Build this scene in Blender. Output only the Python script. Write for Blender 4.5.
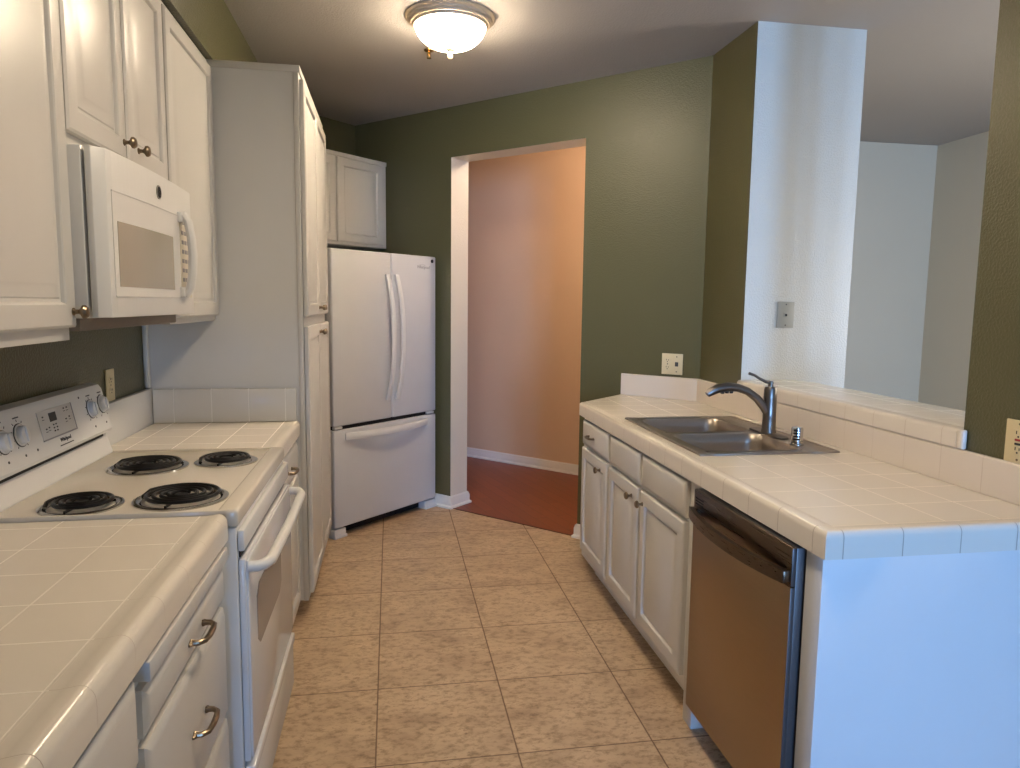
import bpy, bmesh, math, random
from mathutils import Vector, Matrix
random.seed(4)
PI = math.pi
R2 = math.sqrt(2)
SC = bpy.context.scene
COL = SC.collection
for o in list(bpy.data.objects):
    bpy.data.objects.remove(o)

# ------------------------------------------------------------------ camera
YAW, PITCH, ROLL, FOC, CAMZ = 0.16726285, 0.112247214, 0.0119446721, 709.316, 1.4532
cy, sy, cp, sp = math.cos(YAW), math.sin(YAW), math.cos(PITCH), math.sin(PITCH)
fwd = Vector((sy * cp, cy * cp, -sp)); rgt = Vector((cy, -sy, 0)); upv = rgt.cross(fwd)
cr, sr = math.cos(ROLL), math.sin(ROLL)
cam_r = rgt * cr + upv * sr
cam_u = -rgt * sr + upv * cr
cd = bpy.data.cameras.new('camera'); cam = bpy.data.objects.new('camera', cd); COL.objects.link(cam)
cd.sensor_fit = 'HORIZONTAL'; cd.sensor_width = 36.0; cd.lens = FOC / 1020 * 36.0
cd.clip_start = 0.02
M = Matrix.Identity(4)
for i in range(3):
    M[i][0] = cam_r[i]; M[i][1] = cam_u[i]; M[i][2] = -fwd[i]
M[2][3] = CAMZ
cam.matrix_world = M
SC.camera = cam

# ------------------------------------------------------------------ light
SC.view_settings.view_transform = 'Standard'
SC.view_settings.look = 'None'
SC.view_settings.gamma = 1.0
SC.view_settings.use_curve_mapping = False
SC.view_settings.exposure = 0.0
world = bpy.data.worlds.new('sky'); SC.world = world; world.use_nodes = True
bg = world.node_tree.nodes['Background']
bg.inputs[0].default_value = (0.235, 0.49, 1.0, 1); bg.inputs[1].default_value = 92.0
BULB = ((1.0, 0.805, 0.575), 88.0)          # glowing glass bowl of the ceiling light
HALL = ((1.0, 0.80, 0.62), 24.0)          # lamp in the hall, out of view
DINE = ((1.0, 0.91, 0.80), 42.0)          # added fill light for the dining walls and column, out of view
NEAR = ((1.0, 0.805, 0.575), 20.5)          # the kitchen's second ceiling lamp, above the frame


def portal(name, loc, direction, w, h):
    l = bpy.data.lights.new(name, 'AREA'); l.shape = 'RECTANGLE'; l.size = w; l.size_y = h
    l.cycles.is_portal = True
    o = bpy.data.objects.new(name, l); COL.objects.link(o); o.location = loc
    o.rotation_euler = Vector(direction).to_track_quat('-Z', 'Z').to_euler()
    return o


hl = bpy.data.lights.new('hall_lamp', 'POINT'); hl.color = HALL[0]; hl.energy = HALL[1]; hl.shadow_soft_size = 0.08
ho = bpy.data.objects.new('hall_lamp', hl); COL.objects.link(ho); ho.location = (1.30, 4.82, 2.64)
nl = bpy.data.lights.new('kitchen_lamp', 'AREA'); nl.shape = 'DISK'; nl.size = 0.34; nl.color = NEAR[0]; nl.energy = NEAR[1]
no = bpy.data.objects.new('kitchen_lamp', nl); COL.objects.link(no); no.location = (0.42, 1.55, 2.64)
dl_ = bpy.data.lights.new('dining_fill', 'POINT'); dl_.color = DINE[0]; dl_.energy = DINE[1]; dl_.shadow_soft_size = 0.2
do = bpy.data.objects.new('dining_fill', dl_); COL.objects.link(do); do.location = (3.25, 2.6, 1.45)


# ------------------------------------------------------------------ materials
def lin(c):
    return tuple((v / 12.92 if v <= 0.04045 else ((v + 0.055) / 1.055) ** 2.4) for v in (x / 255 for x in c)) + (1,)


class NT:
    def __init__(s, name):
        s.m = bpy.data.materials.new(name); s.m.use_nodes = True
        s.t = s.m.node_tree; s.n = s.t.nodes; s.b = s.n['Principled BSDF']

    def node(s, typ, **kw):
        n = s.n.new(typ)
        for k, v in kw.items():
            setattr(n, k, v)
        return n

    def link(s, a, b):
        s.t.links.new(a, b)

    def math(s, op, a, b=None, c=None):
        n = s.node('ShaderNodeMath', operation=op)
        for i, v in enumerate((a, b, c)):
            if v is None: continue
            if isinstance(v, (int, float)): n.inputs[i].default_value = v
            else: s.link(v, n.inputs[i])
        return n.outputs[0]

    def mix(s, fac, a, b):
        n = s.node('ShaderNodeMix', data_type='RGBA')
        for sock, v in ((n.inputs[0], fac), (n.inputs[6], a), (n.inputs[7], b)):
            if isinstance(v, (int, float, tuple)): sock.default_value = v
            else: s.link(v, sock)
        return n.outputs[2]

    def noise(s, scale, detail=2, rough=.5, vec=None):
        n = s.node('ShaderNodeTexNoise'); n.inputs['Scale'].default_value = scale
        n.inputs['Detail'].default_value = detail; n.inputs['Roughness'].default_value = rough
        if vec is not None: s.link(vec, n.inputs['Vector'])
        return n.outputs[0]

    def ramp(s, fac, stops):
        n = s.node('ShaderNodeValToRGB'); s.link(fac, n.inputs[0])
        e = n.color_ramp.elements
        while len(e) < len(stops): e.new(.5)
        for el, (p, c) in zip(e, stops): el.position = p; el.color = c
        return n.outputs[0]

    def bump(s, h, strength, dist):
        n = s.node('ShaderNodeBump'); n.inputs['Strength'].default_value = strength
        n.inputs['Distance'].default_value = dist; s.link(h, n.inputs['Height'])
        s.link(n.outputs[0], s.b.inputs['Normal'])

    def pos(s):
        if not hasattr(s, '_p'):
            s._g = s.node('ShaderNodeNewGeometry'); s._p = s._g.outputs['Position']
            x = s.node('ShaderNodeSeparateXYZ'); s.link(s._p, x.inputs[0]); s.xyz = x.outputs
            x = s.node('ShaderNodeSeparateXYZ'); s.link(s._g.outputs['True Normal'], x.inputs[0]); s.nrm = x.outputs
        return s._p

    def line(s, v, off, pitch, half):
        """1 on a grout line of half width `half`, repeated every `pitch`"""
        q = s.math('FRACT', s.math('DIVIDE', s.math('SUBTRACT', v, off - pitch / 2), pitch))
        d = s.math('MULTIPLY', s.math('ABSOLUTE', s.math('SUBTRACT', q, .5)), pitch)
        return s.math('SUBTRACT', 1, s.math('SMOOTH_MIN', 1, s.math('DIVIDE', d, half), .2))


def plain(name, rgb, rough=.4, metal=0, bump=None, var=.04, spec=.5, aniso=0):
    """paint / plastic / metal with a faint unevenness"""
    t = NT(name); c = lin(rgb); t.pos()
    n = t.noise(9, 3, .6, t._p)
    d = tuple(max(0, v * (1 - var)) for v in c[:3]) + (1,)
    t.link(t.mix(n, d, c), t.b.inputs['Base Color'])
    t.b.inputs['Roughness'].default_value = rough; t.b.inputs['Metallic'].default_value = metal
    t.b.inputs['Specular IOR Level'].default_value = spec
    if bump: t.bump(t.noise(bump[0], 2, .5, t._p), bump[1], bump[2])
    return t.m


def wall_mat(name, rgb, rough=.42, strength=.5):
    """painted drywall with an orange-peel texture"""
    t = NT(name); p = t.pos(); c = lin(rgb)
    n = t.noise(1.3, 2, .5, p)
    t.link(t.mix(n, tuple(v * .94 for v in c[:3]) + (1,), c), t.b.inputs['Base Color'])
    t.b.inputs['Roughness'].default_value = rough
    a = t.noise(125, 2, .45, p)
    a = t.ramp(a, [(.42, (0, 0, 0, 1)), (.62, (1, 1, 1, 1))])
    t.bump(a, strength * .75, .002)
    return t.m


def tile_mat(name, rgb, grout, lines, half=.0022, rough=.22):
    """glazed tile; lines = list of (axis, offset, pitch, axis the face must NOT point along)"""
    t = NT(name); p = t.pos(); tot = None
    for ax, off, pitch in lines:
        l = t.line(t.xyz[ax], off, pitch, half)
        if ax in (0, 1):      # hide where the face itself is perpendicular to this axis
            l = t.math('MULTIPLY', l, t.math('LESS_THAN', t.math('ABSOLUTE', t.nrm[ax]), .6))
        tot = l if tot is None else t.math('MAXIMUM', tot, l)
    c = lin(rgb)
    n = t.noise(5, 3, .5, p)
    col = t.mix(n, tuple(v * .95 for v in c[:3]) + (1,), c)
    if tot is not None:
        col = t.mix(tot, col, lin(grout))
        r = t.math('MULTIPLY_ADD', tot, .5, rough); t.link(r, t.b.inputs['Roughness'])
        t.bump(t.math('MULTIPLY_ADD', tot, -1, t.math('MULTIPLY', t.noise(14, 2, .5, p), .25)), .5, .0015)
    else:
        t.b.inputs['Roughness'].default_value = rough
    t.link(col, t.b.inputs['Base Color'])
    return t.m


def floor_mat():
    t = NT('beige stone floor tile'); p = t.pos(); P = 0.457; X0 = -.0564; Y0 = 4.4079
    lx = t.line(t.xyz[0], X0, P, .0042); ly = t.line(t.xyz[1], Y0, P, .0042)
    l = t.math('MAXIMUM', lx, ly)
    ix = t.math('FLOOR', t.math('DIVIDE', t.math('SUBTRACT', t.xyz[0], X0), P))
    iy = t.math('FLOOR', t.math('DIVIDE', t.math('SUBTRACT', t.xyz[1], Y0), P))
    cb = t.node('ShaderNodeCombineXYZ'); t.link(ix, cb.inputs[0]); t.link(iy, cb.inputs[1])
    wn = t.node('ShaderNodeTexWhiteNoise', noise_dimensions='3D'); t.link(cb.outputs[0], wn.inputs['Vector'])
    off = t.node('ShaderNodeVectorMath', operation='MULTIPLY_ADD'); t.link(wn.outputs[1], off.inputs[0])
    off.inputs[1].default_value = (7, 7, 7); t.link(p, off.inputs[2]); q = off.outputs[0]
    st = t.node('ShaderNodeVectorMath', operation='MULTIPLY'); t.link(q, st.inputs[0]); st.inputs[1].default_value = (.62, 1, 1)
    q = st.outputs[0]
    big = t.noise(7, 4, .62, q); fine = t.noise(46, 5, .72, q); pit = t.noise(85, 3, .6, q)
    base = t.ramp(big, [(.30, lin((168, 144, 118))), (.5, lin((190, 166, 136))), (.7, lin((202, 178, 148)))])
    k = t.ramp(fine, [(.34, (.50, .46, .40, 1)), (.52, (1, 1, 1, 1)), (.72, (1.06, 1.05, 1.03, 1))])
    mu = t.node('ShaderNodeMix', data_type='RGBA', blend_type='MULTIPLY'); mu.inputs[0].default_value = .95
    t.link(base, mu.inputs[6]); t.link(k, mu.inputs[7]); col = mu.outputs[2]
    pm = t.math('MULTIPLY', t.math('LESS_THAN', pit, .36), t.math('GREATER_THAN', big, .5))
    col = t.mix(t.math('MULTIPLY', pm, .45), col, lin((105, 78, 54)))
    tv = t.math('MULTIPLY_ADD', wn.outputs[0], .12, .0)
    col = t.mix(tv, col, lin((150, 118, 86)))
    col = t.mix(l, col, lin((86, 62, 44)))
    t.link(col, t.b.inputs['Base Color'])
    t.link(t.math('MULTIPLY_ADD', l, .3, t.math('MULTIPLY_ADD', fine, .25, .28)), t.b.inputs['Roughness'])
    t.bump(t.math('MULTIPLY_ADD', l, -1.2, t.math('MULTIPLY', fine, .35)), .45, .002)
    return t.m


def wood_mat():
    t = NT('red brown parquet'); p = t.pos()
    mp = t.node('ShaderNodeMapping'); t.link(p, mp.inputs[0]); mp.inputs['Rotation'].default_value = (0, 0, math.radians(75))
    br = t.node('ShaderNodeTexBrick'); t.link(mp.outputs[0], br.inputs['Vector'])
    br.inputs['Color1'].default_value = lin((140, 72, 40)); br.inputs['Color2'].default_value = lin((124, 58, 31))
    br.inputs['Mortar'].default_value = lin((72, 32, 18)); br.inputs['Scale'].default_value = 1
    br.inputs['Mortar Size'].default_value = .0012; br.inputs['Brick Width'].default_value = .6; br.inputs['Row Height'].default_value = .085
    st = t.node('ShaderNodeVectorMath', operation='MULTIPLY'); t.link(mp.outputs[0], st.inputs[0]); st.inputs[1].default_value = (3, 40, 1)
    g = t.noise(2.2, 4, .6, st.outputs[0])
    t.link(t.mix(t.math('MULTIPLY', g, .45), br.outputs[0], lin((84, 36, 20))), t.b.inputs['Base Color'])
    t.b.inputs['Roughness'].default_value = .36
    return t.m


def steel_mat(name, rgb, rough, axis):
    """brushed metal, grain along one axis"""
    t = NT(name); p = t.pos()
    st = t.node('ShaderNodeVectorMath', operation='MULTIPLY'); t.link(p, st.inputs[0])
    s = [260, 260, 260]; s[axis] = 6; st.inputs[1].default_value = s
    n = t.noise(1, 2, .5, st.outputs[0]); c = lin(rgb)
    t.link(t.mix(n, tuple(v * .86 for v in c[:3]) + (1,), c), t.b.inputs['Base Color'])
    t.link(t.math('MULTIPLY_ADD', n, .16, rough - .08), t.b.inputs['Roughness'])
    t.b.inputs['Metallic'].default_value = 1
    return t.m


def glow_mat(name, rgb, strength):
    t = NT(name); t.pos()
    n = t.noise(20, 2, .5, t._p)
    t.b.inputs['Base Color'].default_value = (.85, .83, .78, 1)
    t.b.inputs['Emission Color'].default_value = rgb + (1,)
    t.link(t.math('MULTIPLY_ADD', n, strength * .05, strength), t.b.inputs['Emission Strength'])
    return t.m


GREEN = wall_mat('olive green wall paint', (88, 86, 58), .38, .5)
WHITEWALL = wall_mat('white wall paint', (226, 221, 205), .42, .6)
CREAM = wall_mat('cream wall paint', (211, 199, 173), .6, .25)
PEACH = wall_mat('peach hall paint', (222, 191, 158), .6, .25)
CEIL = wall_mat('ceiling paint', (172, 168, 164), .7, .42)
TRIM = plain('white trim paint', (230, 228, 222), .35)
CAB = plain('white cabinet paint', (213, 210, 204), .34)
CABSIDE = plain('white cabinet side laminate', (226, 225, 221), .4)
PANEL = plain('white painted end panel', (224, 224, 222), .42)
FRIDGEW = plain('white enamelled steel', (208, 208, 209), .3, bump=(320, .12, .0006))
ENAMEL = plain('white enamel', (228, 228, 226), .18)
COOK = plain('cooktop enamel', (224, 216, 202), .16)
PLASTW = plain('white plastic', (226, 225, 222), .33)
PLASTG = plain('grey white plastic', (206, 205, 202), .4)
IVORY = plain('ivory plastic', (222, 208, 170), .38)
PLATEG = plain('painted grey beige plate', (176, 172, 156), .45)
KEYPAD = plain('cream keypad', (222, 216, 198), .4)
BADGE = plain('satin silver badge', (170, 166, 158), .45, metal=.3)
BLACK = plain('black enamel', (14, 14, 15), .32)
COIL = plain('black coil metal', (24, 23, 24), .33, metal=.3)
DARKGAP = plain('dark recess', (18, 17, 16), .7)
INK = plain('dark grey print', (60, 60, 64), .6)
INKL = plain('light grey print', (148, 148, 152), .5)
RED = plain('red plastic', (150, 28, 32), .4)
CHROME = plain('chrome', (205, 203, 200), .12, metal=1)
NICKEL = plain('antique nickel', (138, 122, 102), .3, metal=1)
FAUCET = steel_mat('brushed faucet metal', (126, 120, 114), .34, 2)
SINK = steel_mat('brushed sink steel', (182, 172, 160), .38, 1)
DWSTEEL = steel_mat('brushed dishwasher steel', (172, 148, 118), .36, 1)
DWTOP = steel_mat('dark brushed steel', (112, 98, 84), .3, 1)
DWSIDE = plain('grey painted metal', (78, 76, 76), .4, metal=.4)
BRASS = plain('brass', (190, 150, 84), .25, metal=1)
UNDER = plain('grey underside metal', (124, 114, 104), .5, metal=.2)
MWGLASS = plain('grey screened oven glass', (170, 164, 152), .14)
OVGLASS = plain('grey tinted oven glass', (150, 146, 146), .08)
OVDOOR = plain('white glass oven door', (226, 226, 226), .07)
FIXT = plain('painted fixture metal', (206, 186, 156), .45)
GLOW = glow_mat('lit frosted glass', BULB[0], BULB[1])
FLOOR = floor_mat()
WOOD = wood_mat()
THRESH = plain('dark wood threshold', (70, 32, 20), .4)
TL_TOP = tile_mat('white counter tile left', (236, 228, 214), (240, 234, 222), [(0, -.461, .1525), (1, 1.435, .1485)])
TL_FAR = tile_mat('white counter tile beside pantry', (236, 228, 214), (240, 234, 222), [(0, -.461, .1525), (1, 2.87, .1525)])
TL_NOSE = tile_mat('white nosing tile left', (230, 222, 208), (176, 160, 142), [(1, 1.435, .1485)], .0012)
TL_BS = tile_mat('white backsplash tile', (224, 222, 218), (244, 243, 240), [(0, -.41 - .045, .1525)], .0028)
TW_BS = tile_mat('white wall backsplash', (226, 226, 226), (236, 236, 236), [], .002)
TR_TOP = tile_mat('white counter tile right', (232, 224, 209), (226, 214, 196), [(0, 1.044, .1565), (1, 1.51, .1565)], .0018)
TR_NOSE = tile_mat('white nosing tile right', (232, 224, 210), (158, 141, 120), [(0, 1.044, .1565), (1, 1.51, .1565)], .0022)
TR_BS = tile_mat('white low backsplash tile', (228, 216, 200), (192, 174, 152), [(1, 1.735, .1565)], .0016)
TB_TOP = tile_mat('white bar tile', (232, 228, 218), (244, 242, 238), [(0, 1.73, .1565), (1, 1.86, .1565)], .0018)
TB_NOSE = tile_mat('white bar nosing tile', (230, 220, 204), (186, 166, 142), [(1, 1.89, .1565)], .0018)


# ------------------------------------------------------------------ mesh helpers
def new(): return bmesh.new()


def uv(u, v, z=0): return Vector(((u + v) / R2, (u - v) / R2, z))


def frame(n, o=(0, 0, 0)):
    """local (a, b, n): a along the face (left to right seen from outside), b up, n outwards"""
    n = Vector(n).normalized(); b = Vector((0, 0, 1)); a = b.cross(n)
    m = Matrix.Identity(4)
    for i in range(3): m[i][0] = a[i]; m[i][1] = b[i]; m[i][2] = n[i]; m[i][3] = o[i]
    return m


def add(bm, sub, mat=None):
    if mat is not None: bmesh.ops.transform(sub, matrix=mat, verts=sub.verts)
    me = bpy.data.meshes.new('tmp'); sub.to_mesh(me); bm.from_mesh(me); bpy.data.meshes.remove(me); sub.free()


def box(bm, x0, x1, y0, y1, z0, z1, bev=0.0, seg=2, mat=None):
    s = new(); bmesh.ops.create_cube(s, size=1)
    for v in s.verts:
        v.co = Vector(((x0 + x1) / 2 + v.co.x * (x1 - x0), (y0 + y1) / 2 + v.co.y * (y1 - y0), (z0 + z1) / 2 + v.co.z * (z1 - z0)))
    if bev > 0: bmesh.ops.bevel(s, geom=list(s.edges), offset=bev, segments=seg, profile=.5, affect='EDGES')
    add(bm, s, mat)


def prism(bm, pts, z0, z1, bev=0.0, mat=None):
    s = new(); a = [s.verts.new((p[0], p[1], z0)) for p in pts]; b = [s.verts.new((p[0], p[1], z1)) for p in pts]
    n = len(pts)
    s.faces.new(a[::-1]); s.faces.new(b)
    for i in range(n): s.faces.new((a[i], a[(i + 1) % n], b[(i + 1) % n], b[i]))
    bmesh.ops.recalc_face_normals(s, faces=s.faces)
    if bev > 0: bmesh.ops.bevel(s, geom=list(s.edges), offset=bev, segments=2, profile=.5, affect='EDGES')
    add(bm, s, mat)


def lathe(bm, prof, seg=28, mat=None):
    """prof = [(r, z)...] about the local Z axis"""
    s = new(); rings = []
    for r, z in prof:
        if r < 1e-6: rings.append([s.verts.new((0, 0, z))])
        else: rings.append([s.verts.new((r * math.cos(2 * PI * k / seg), r * math.sin(2 * PI * k / seg), z)) for k in range(seg)])
    for A, B in zip(rings, rings[1:]):
        for k in range(seg):
            k2 = (k + 1) % seg
            if len(A) == 1 and len(B) == 1: continue
            if len(A) == 1: s.faces.new((A[0], B[k], B[k2]))
            elif len(B) == 1: s.faces.new((A[k], B[0], A[k2]))
            else: s.faces.new((A[k], B[k], B[k2], A[k2]))
    for ring in (rings[0], rings[-1]):
        if len(ring) > 1 and ring is not rings[0] or len(ring) > 1: 
            try: s.faces.new(ring)
            except ValueError: pass
    bmesh.ops.recalc_face_normals(s, faces=s.faces)
    add(bm, s, mat)


def tube(bm, pts, rad, seg=12, mat=None, sec=None, ref=(0, 0, 1)):
    """sweep a circle (or the closed section `sec` of (side, up) points) along pts"""
    s = new(); pts = [Vector(p) for p in pts]; rings = []
    ref = Vector(ref)
    for i, p in enumerate(pts):
        t = (pts[min(i + 1, len(pts) - 1)] - pts[max(i - 1, 0)]).normalized()
        side = t.cross(ref)
        if side.length < 1e-4: side = t.cross(Vector((0, 1, 0)))
        side.normalize(); up = side.cross(t)
        r = rad[i] if isinstance(rad, (list, tuple)) else rad
        if sec is None: ring = [s.verts.new(p + (side * math.cos(2 * PI * k / seg) + up * math.sin(2 * PI * k / seg)) * r) for k in range(seg)]
        else: ring = [s.verts.new(p + (side * a + up * b) * r) for a, b in sec]
        rings.append(ring)
    n = len(rings[0])
    for A, B in zip(rings, rings[1:]):
        for k in range(n): s.faces.new((A[k], A[(k + 1) % n], B[(k + 1) % n], B[k]))
    s.faces.new(rings[0][::-1]); s.faces.new(rings[-1])
    bmesh.ops.recalc_face_normals(s, faces=s.faces)
    add(bm, s, mat)


def moulding(bm, path, prof):
    """sweep a closed profile [(out, z)...] along a plan path; `out` is to the right of the path, corners mitred"""
    s = new(); P = [Vector(p) for p in path]; rings = []
    def nrm(a, b):
        d = (b - a).normalized(); return Vector((d.y, -d.x))
    for i, p in enumerate(P):
        if i == 0: n = nrm(P[0], P[1])
        elif i == len(P) - 1: n = nrm(P[-2], P[-1])
        else:
            a = nrm(P[i - 1], p); b = nrm(p, P[i + 1]); n = (a + b) / (1 + a.dot(b))
        rings.append([s.verts.new((p.x + n.x * o, p.y + n.y * o, z)) for o, z in prof])
    n = len(prof)
    for A, B in zip(rings, rings[1:]):
        for k in range(n): s.faces.new((A[k], A[(k + 1) % n], B[(k + 1) % n], B[k]))
    s.faces.new(rings[0][::-1]); s.faces.new(rings[-1])
    bmesh.ops.recalc_face_normals(s, faces=s.faces)
    add(bm, s)


def panel(bm, a0, a1, b0, b1, thick, loops, mat):
    """a cabinet front: back at n=0, face near n=thick, then nested loops (inset, depth below face)"""
    s = new()
    def ring(i, n): return [s.verts.new(q) for q in ((a0 + i, b0 + i, n), (a1 - i, b0 + i, n), (a1 - i, b1 - i, n), (a0 + i, b1 - i, n))]
    rs = [ring(0, 0)] + [ring(i, thick - d) for i, d in loops]
    s.faces.new(rs[0][::-1]); s.faces.new(rs[-1])
    for A, B in zip(rs, rs[1:]):
        for k in range(4): s.faces.new((A[k], A[(k + 1) % 4], B[(k + 1) % 4], B[k]))
    bmesh.ops.recalc_face_normals(s, faces=s.faces)
    add(bm, s, mat)


RAISED = [(0, .006), (.006, .001), (.010, 0), (.052, 0), (.055, .003), (.058, .0095), (.065, .010), (.068, .0075), (.073, .0075), (.094, .001), (.098, 0)]
SLAB = [(0, .009), (.004, .006), (.016, .001), (.020, 0)]


def text(bm, s, size, mat, ext=.0006, align='CENTER', shear=0.0):
    cu = bpy.data.curves.new('txt', 'FONT'); cu.body = s; cu.size = size; cu.extrude = ext; cu.align_x = align; cu.align_y = 'CENTER'
    cu.shear = shear; cu.resolution_u = 3
    o = bpy.data.objects.new('txt', cu); COL.objects.link(o)
    me = bpy.data.meshes.new_from_object(o.evaluated_get(bpy.context.evaluated_depsgraph_get()))
    sub = new(); sub.from_mesh(me); bpy.data.objects.remove(o); bpy.data.curves.remove(cu); bpy.data.meshes.remove(me)
    add(bm, sub, mat)


WL = {}


def obj(name, bm, mat, parent=None, label=None, smooth=35):
    """link a bmesh in world coordinates as one object under parent"""
    off = WL.get(parent, Vector((0, 0, 0))) if parent else Vector((0, 0, 0))
    if off.length: bmesh.ops.translate(bm, vec=-off, verts=bm.verts)
    me = bpy.data.meshes.new(name); bm.to_mesh(me); bm.free()
    for m in (mat if isinstance(mat, list) else [mat]): me.materials.append(m)
    if smooth:
        me.shade_smooth(); me.set_sharp_from_angle(angle=math.radians(smooth))
    o = bpy.data.objects.new(name, me); COL.objects.link(o)
    if parent: o.parent = parent
    WL[o] = off
    if label: o['label'] = label
    return o


def tag(o, label, cat, group=None):
    o['label'] = label; o['category'] = cat
    if group: o['group'] = group
    return o


def thing(name, label, cat, loc, group=None):
    o = bpy.data.objects.new(name, None); COL.objects.link(o); o.location = loc; o.empty_display_size = .1
    WL[o] = Vector(loc)
    return tag(o, label, cat, group)


def struct(name, bm, mat, smooth=35):
    o = obj(name, bm, mat, None, None, smooth); o['kind'] = 'structure'; return o


def paint_faces(o, idx, test):
    for f in o.data.polygons:
        if test(f): f.material_index = idx


# ------------------------------------------------------------------ room shell
CZ = 2.763      # ceiling
WX = -1.025     # left wall
YB = -8.5       # wall behind the camera
XR = 4.36       # far right wall of the dining area
U0, U1 = 3.78, 3.965          # kitchen and hall faces of the angled door wall
DV0, DV1, DZ = -3.197, -2.158, 2.434
VB = -4.136                 # wall behind the refrigerator

b = new()
a_, b_ = uv(U0, -6.0), uv(U0, -1.4)
prism(b, [(WX, YB), (XR, YB), (XR, 5.25), (2.235, 5.25), (2.235, 3.2), uv(U0, -1.36)[:2], uv(U0, VB)[:2], (WX, -WX * -1 - VB * R2)], -.05, 0)
struct('floor', b, FLOOR)
b = new(); prism(b, [uv(U0 + .012, -5.2)[:2], uv(U0 + .012, -2.0)[:2], uv(5.3, -2.0)[:2], uv(5.3, -5.2)[:2]], -.05, .0015); struct('floor_hall', b, WOOD)
b = new(); prism(b, [uv(U0, DV0)[:2], uv(U0, DV1)[:2], uv(U0 + .012, DV1)[:2], uv(U0 + .012, DV0)[:2]], -.02, .003); struct('trim_1', b, THRESH)
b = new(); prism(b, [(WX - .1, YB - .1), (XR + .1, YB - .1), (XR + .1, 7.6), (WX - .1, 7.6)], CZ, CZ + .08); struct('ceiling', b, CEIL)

b = new(); box(b, WX - .1, WX, YB - .1, 4.9, 0, CZ); struct('wall_left', b, GREEN)
b = new(); prism(b, [(WX - .1, WX - .1 - VB * R2), uv(U0 + .05, VB)[:2], uv(U0 + .05, VB - .1)[:2], (WX - .1, WX - .1 - (VB - .1) * R2)], 0, CZ); struct('wall_corner', b, GREEN)

# angled wall with the doorway
b = new()
for v0, v1, z0 in ((-5.3, DV0, 0), (DV0, DV1, DZ), (DV1, -1.40, 0)):
    prism(b, [uv(U0, v0)[:2], uv(U0, v1)[:2], uv(U1, v1)[:2], uv(U1, v0)[:2]], z0, CZ)
o = struct('wall_back', b, [GREEN, WHITEWALL, PEACH])
nu = Vector((1, 1, 0)) / R2
paint_faces(o, 1, lambda f: abs(f.normal.dot(nu)) < .3)
paint_faces(o, 2, lambda f: f.normal.dot(nu) > .9)

# hall beyond
b = new(); prism(b, [uv(5.22, -5.2)[:2], uv(5.22, -2.1)[:2], uv(5.32, -2.1)[:2], uv(5.32, -5.2)[:2]], 0, CZ); struct('wall_hall', b, PEACH)
b = new(); prism(b, [uv(U1 - .03, -2.1)[:2], uv(5.34, -2.1)[:2], uv(5.34, -2.0)[:2], uv(U1 - .03, -2.0)[:2]], 0, CZ); struct('wall_hall_right', b, PEACH)
b = new(); prism(b, [uv(U1 - .03, -5.3)[:2], uv(5.34, -5.3)[:2], uv(5.34, -5.2)[:2], uv(U1 - .03, -5.2)[:2]], 0, CZ); struct('wall_hall_left', b, PEACH)

# white wall end between kitchen and dining area, green on the kitchen side
b = new(); prism(b, [(1.68, 3.2), (2.235, 3.2), (2.235, 4.4), uv(U1 - .02, -1.44)[:2], (1.68, 3.666)], 0, CZ)
o = struct('wall_column', b, [WHITEWALL, GREEN]); paint_faces(o, 1, lambda f: f.normal.x < -.9)
b = new(); box(b, 2.135, 2.235, 4.38, 5.25, 0, CZ); struct('wall_dining_left', b, CREAM)
b = new(); box(b, 2.10, XR + .1, 5.25, 5.35, 0, CZ); struct('wall_dining_back', b, CREAM)
b = new(); box(b, XR, XR + .1, YB - .1, 5.35, 0, CZ); struct('wall_dining_right', b, CREAM)
# wall far behind the camera, with made-up openings that let blue daylight in
GX0, GX1, GX2, GX3, GZ = -.62, -.20, .22, 1.12, 2.35
b = new()
for x0, x1, z0 in ((WX - .1, GX0, 0), (GX0, GX1, GZ), (GX1, GX2, 0), (GX2, GX3, GZ), (GX3, XR + .1, 0)): box(b, x0, x1, YB - .1, YB, z0, CZ)
struct('wall_rear', b, CREAM)
portal('daylight_portal', ((GX2 + GX3) / 2, YB - .05, GZ / 2), (0, 1, 0), GX3 - GX2, GZ)
portal('daylight_portal', ((GX0 + GX1) / 2, YB - .05, GZ / 2), (0, 1, 0), GX1 - GX0, GZ)
# added wall blocking daylight just behind the camera, low opening at its left
b = new(); box(b, -.31, .25, -.55, -.42, 0, CZ); box(b, WX, -.31, -.55, -.42, 1.0, CZ); box(b, WX, -.64, -.55, -.42, 0, 1.0); struct('daylight_blocker', b, GREEN)
# green wall at the right end of the pass-through and the low wall under the bar
b = new(); prism(b, [(1.68, 1.47), (1.785, 1.47), (1.785, 1.83), (1.68, 1.83)], 0, CZ); struct('wall_right', b, GREEN)
b = new(); box(b, 1.68, 1.785, 1.832, 3.198, 0, 1.04); struct('wall_bar', b, GREEN)
# soffit above the wall cabinets
b = new(); box(b, WX, -.712, YB, 4.3, 2.437, CZ); struct('wall_soffit', b, GREEN)

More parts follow.
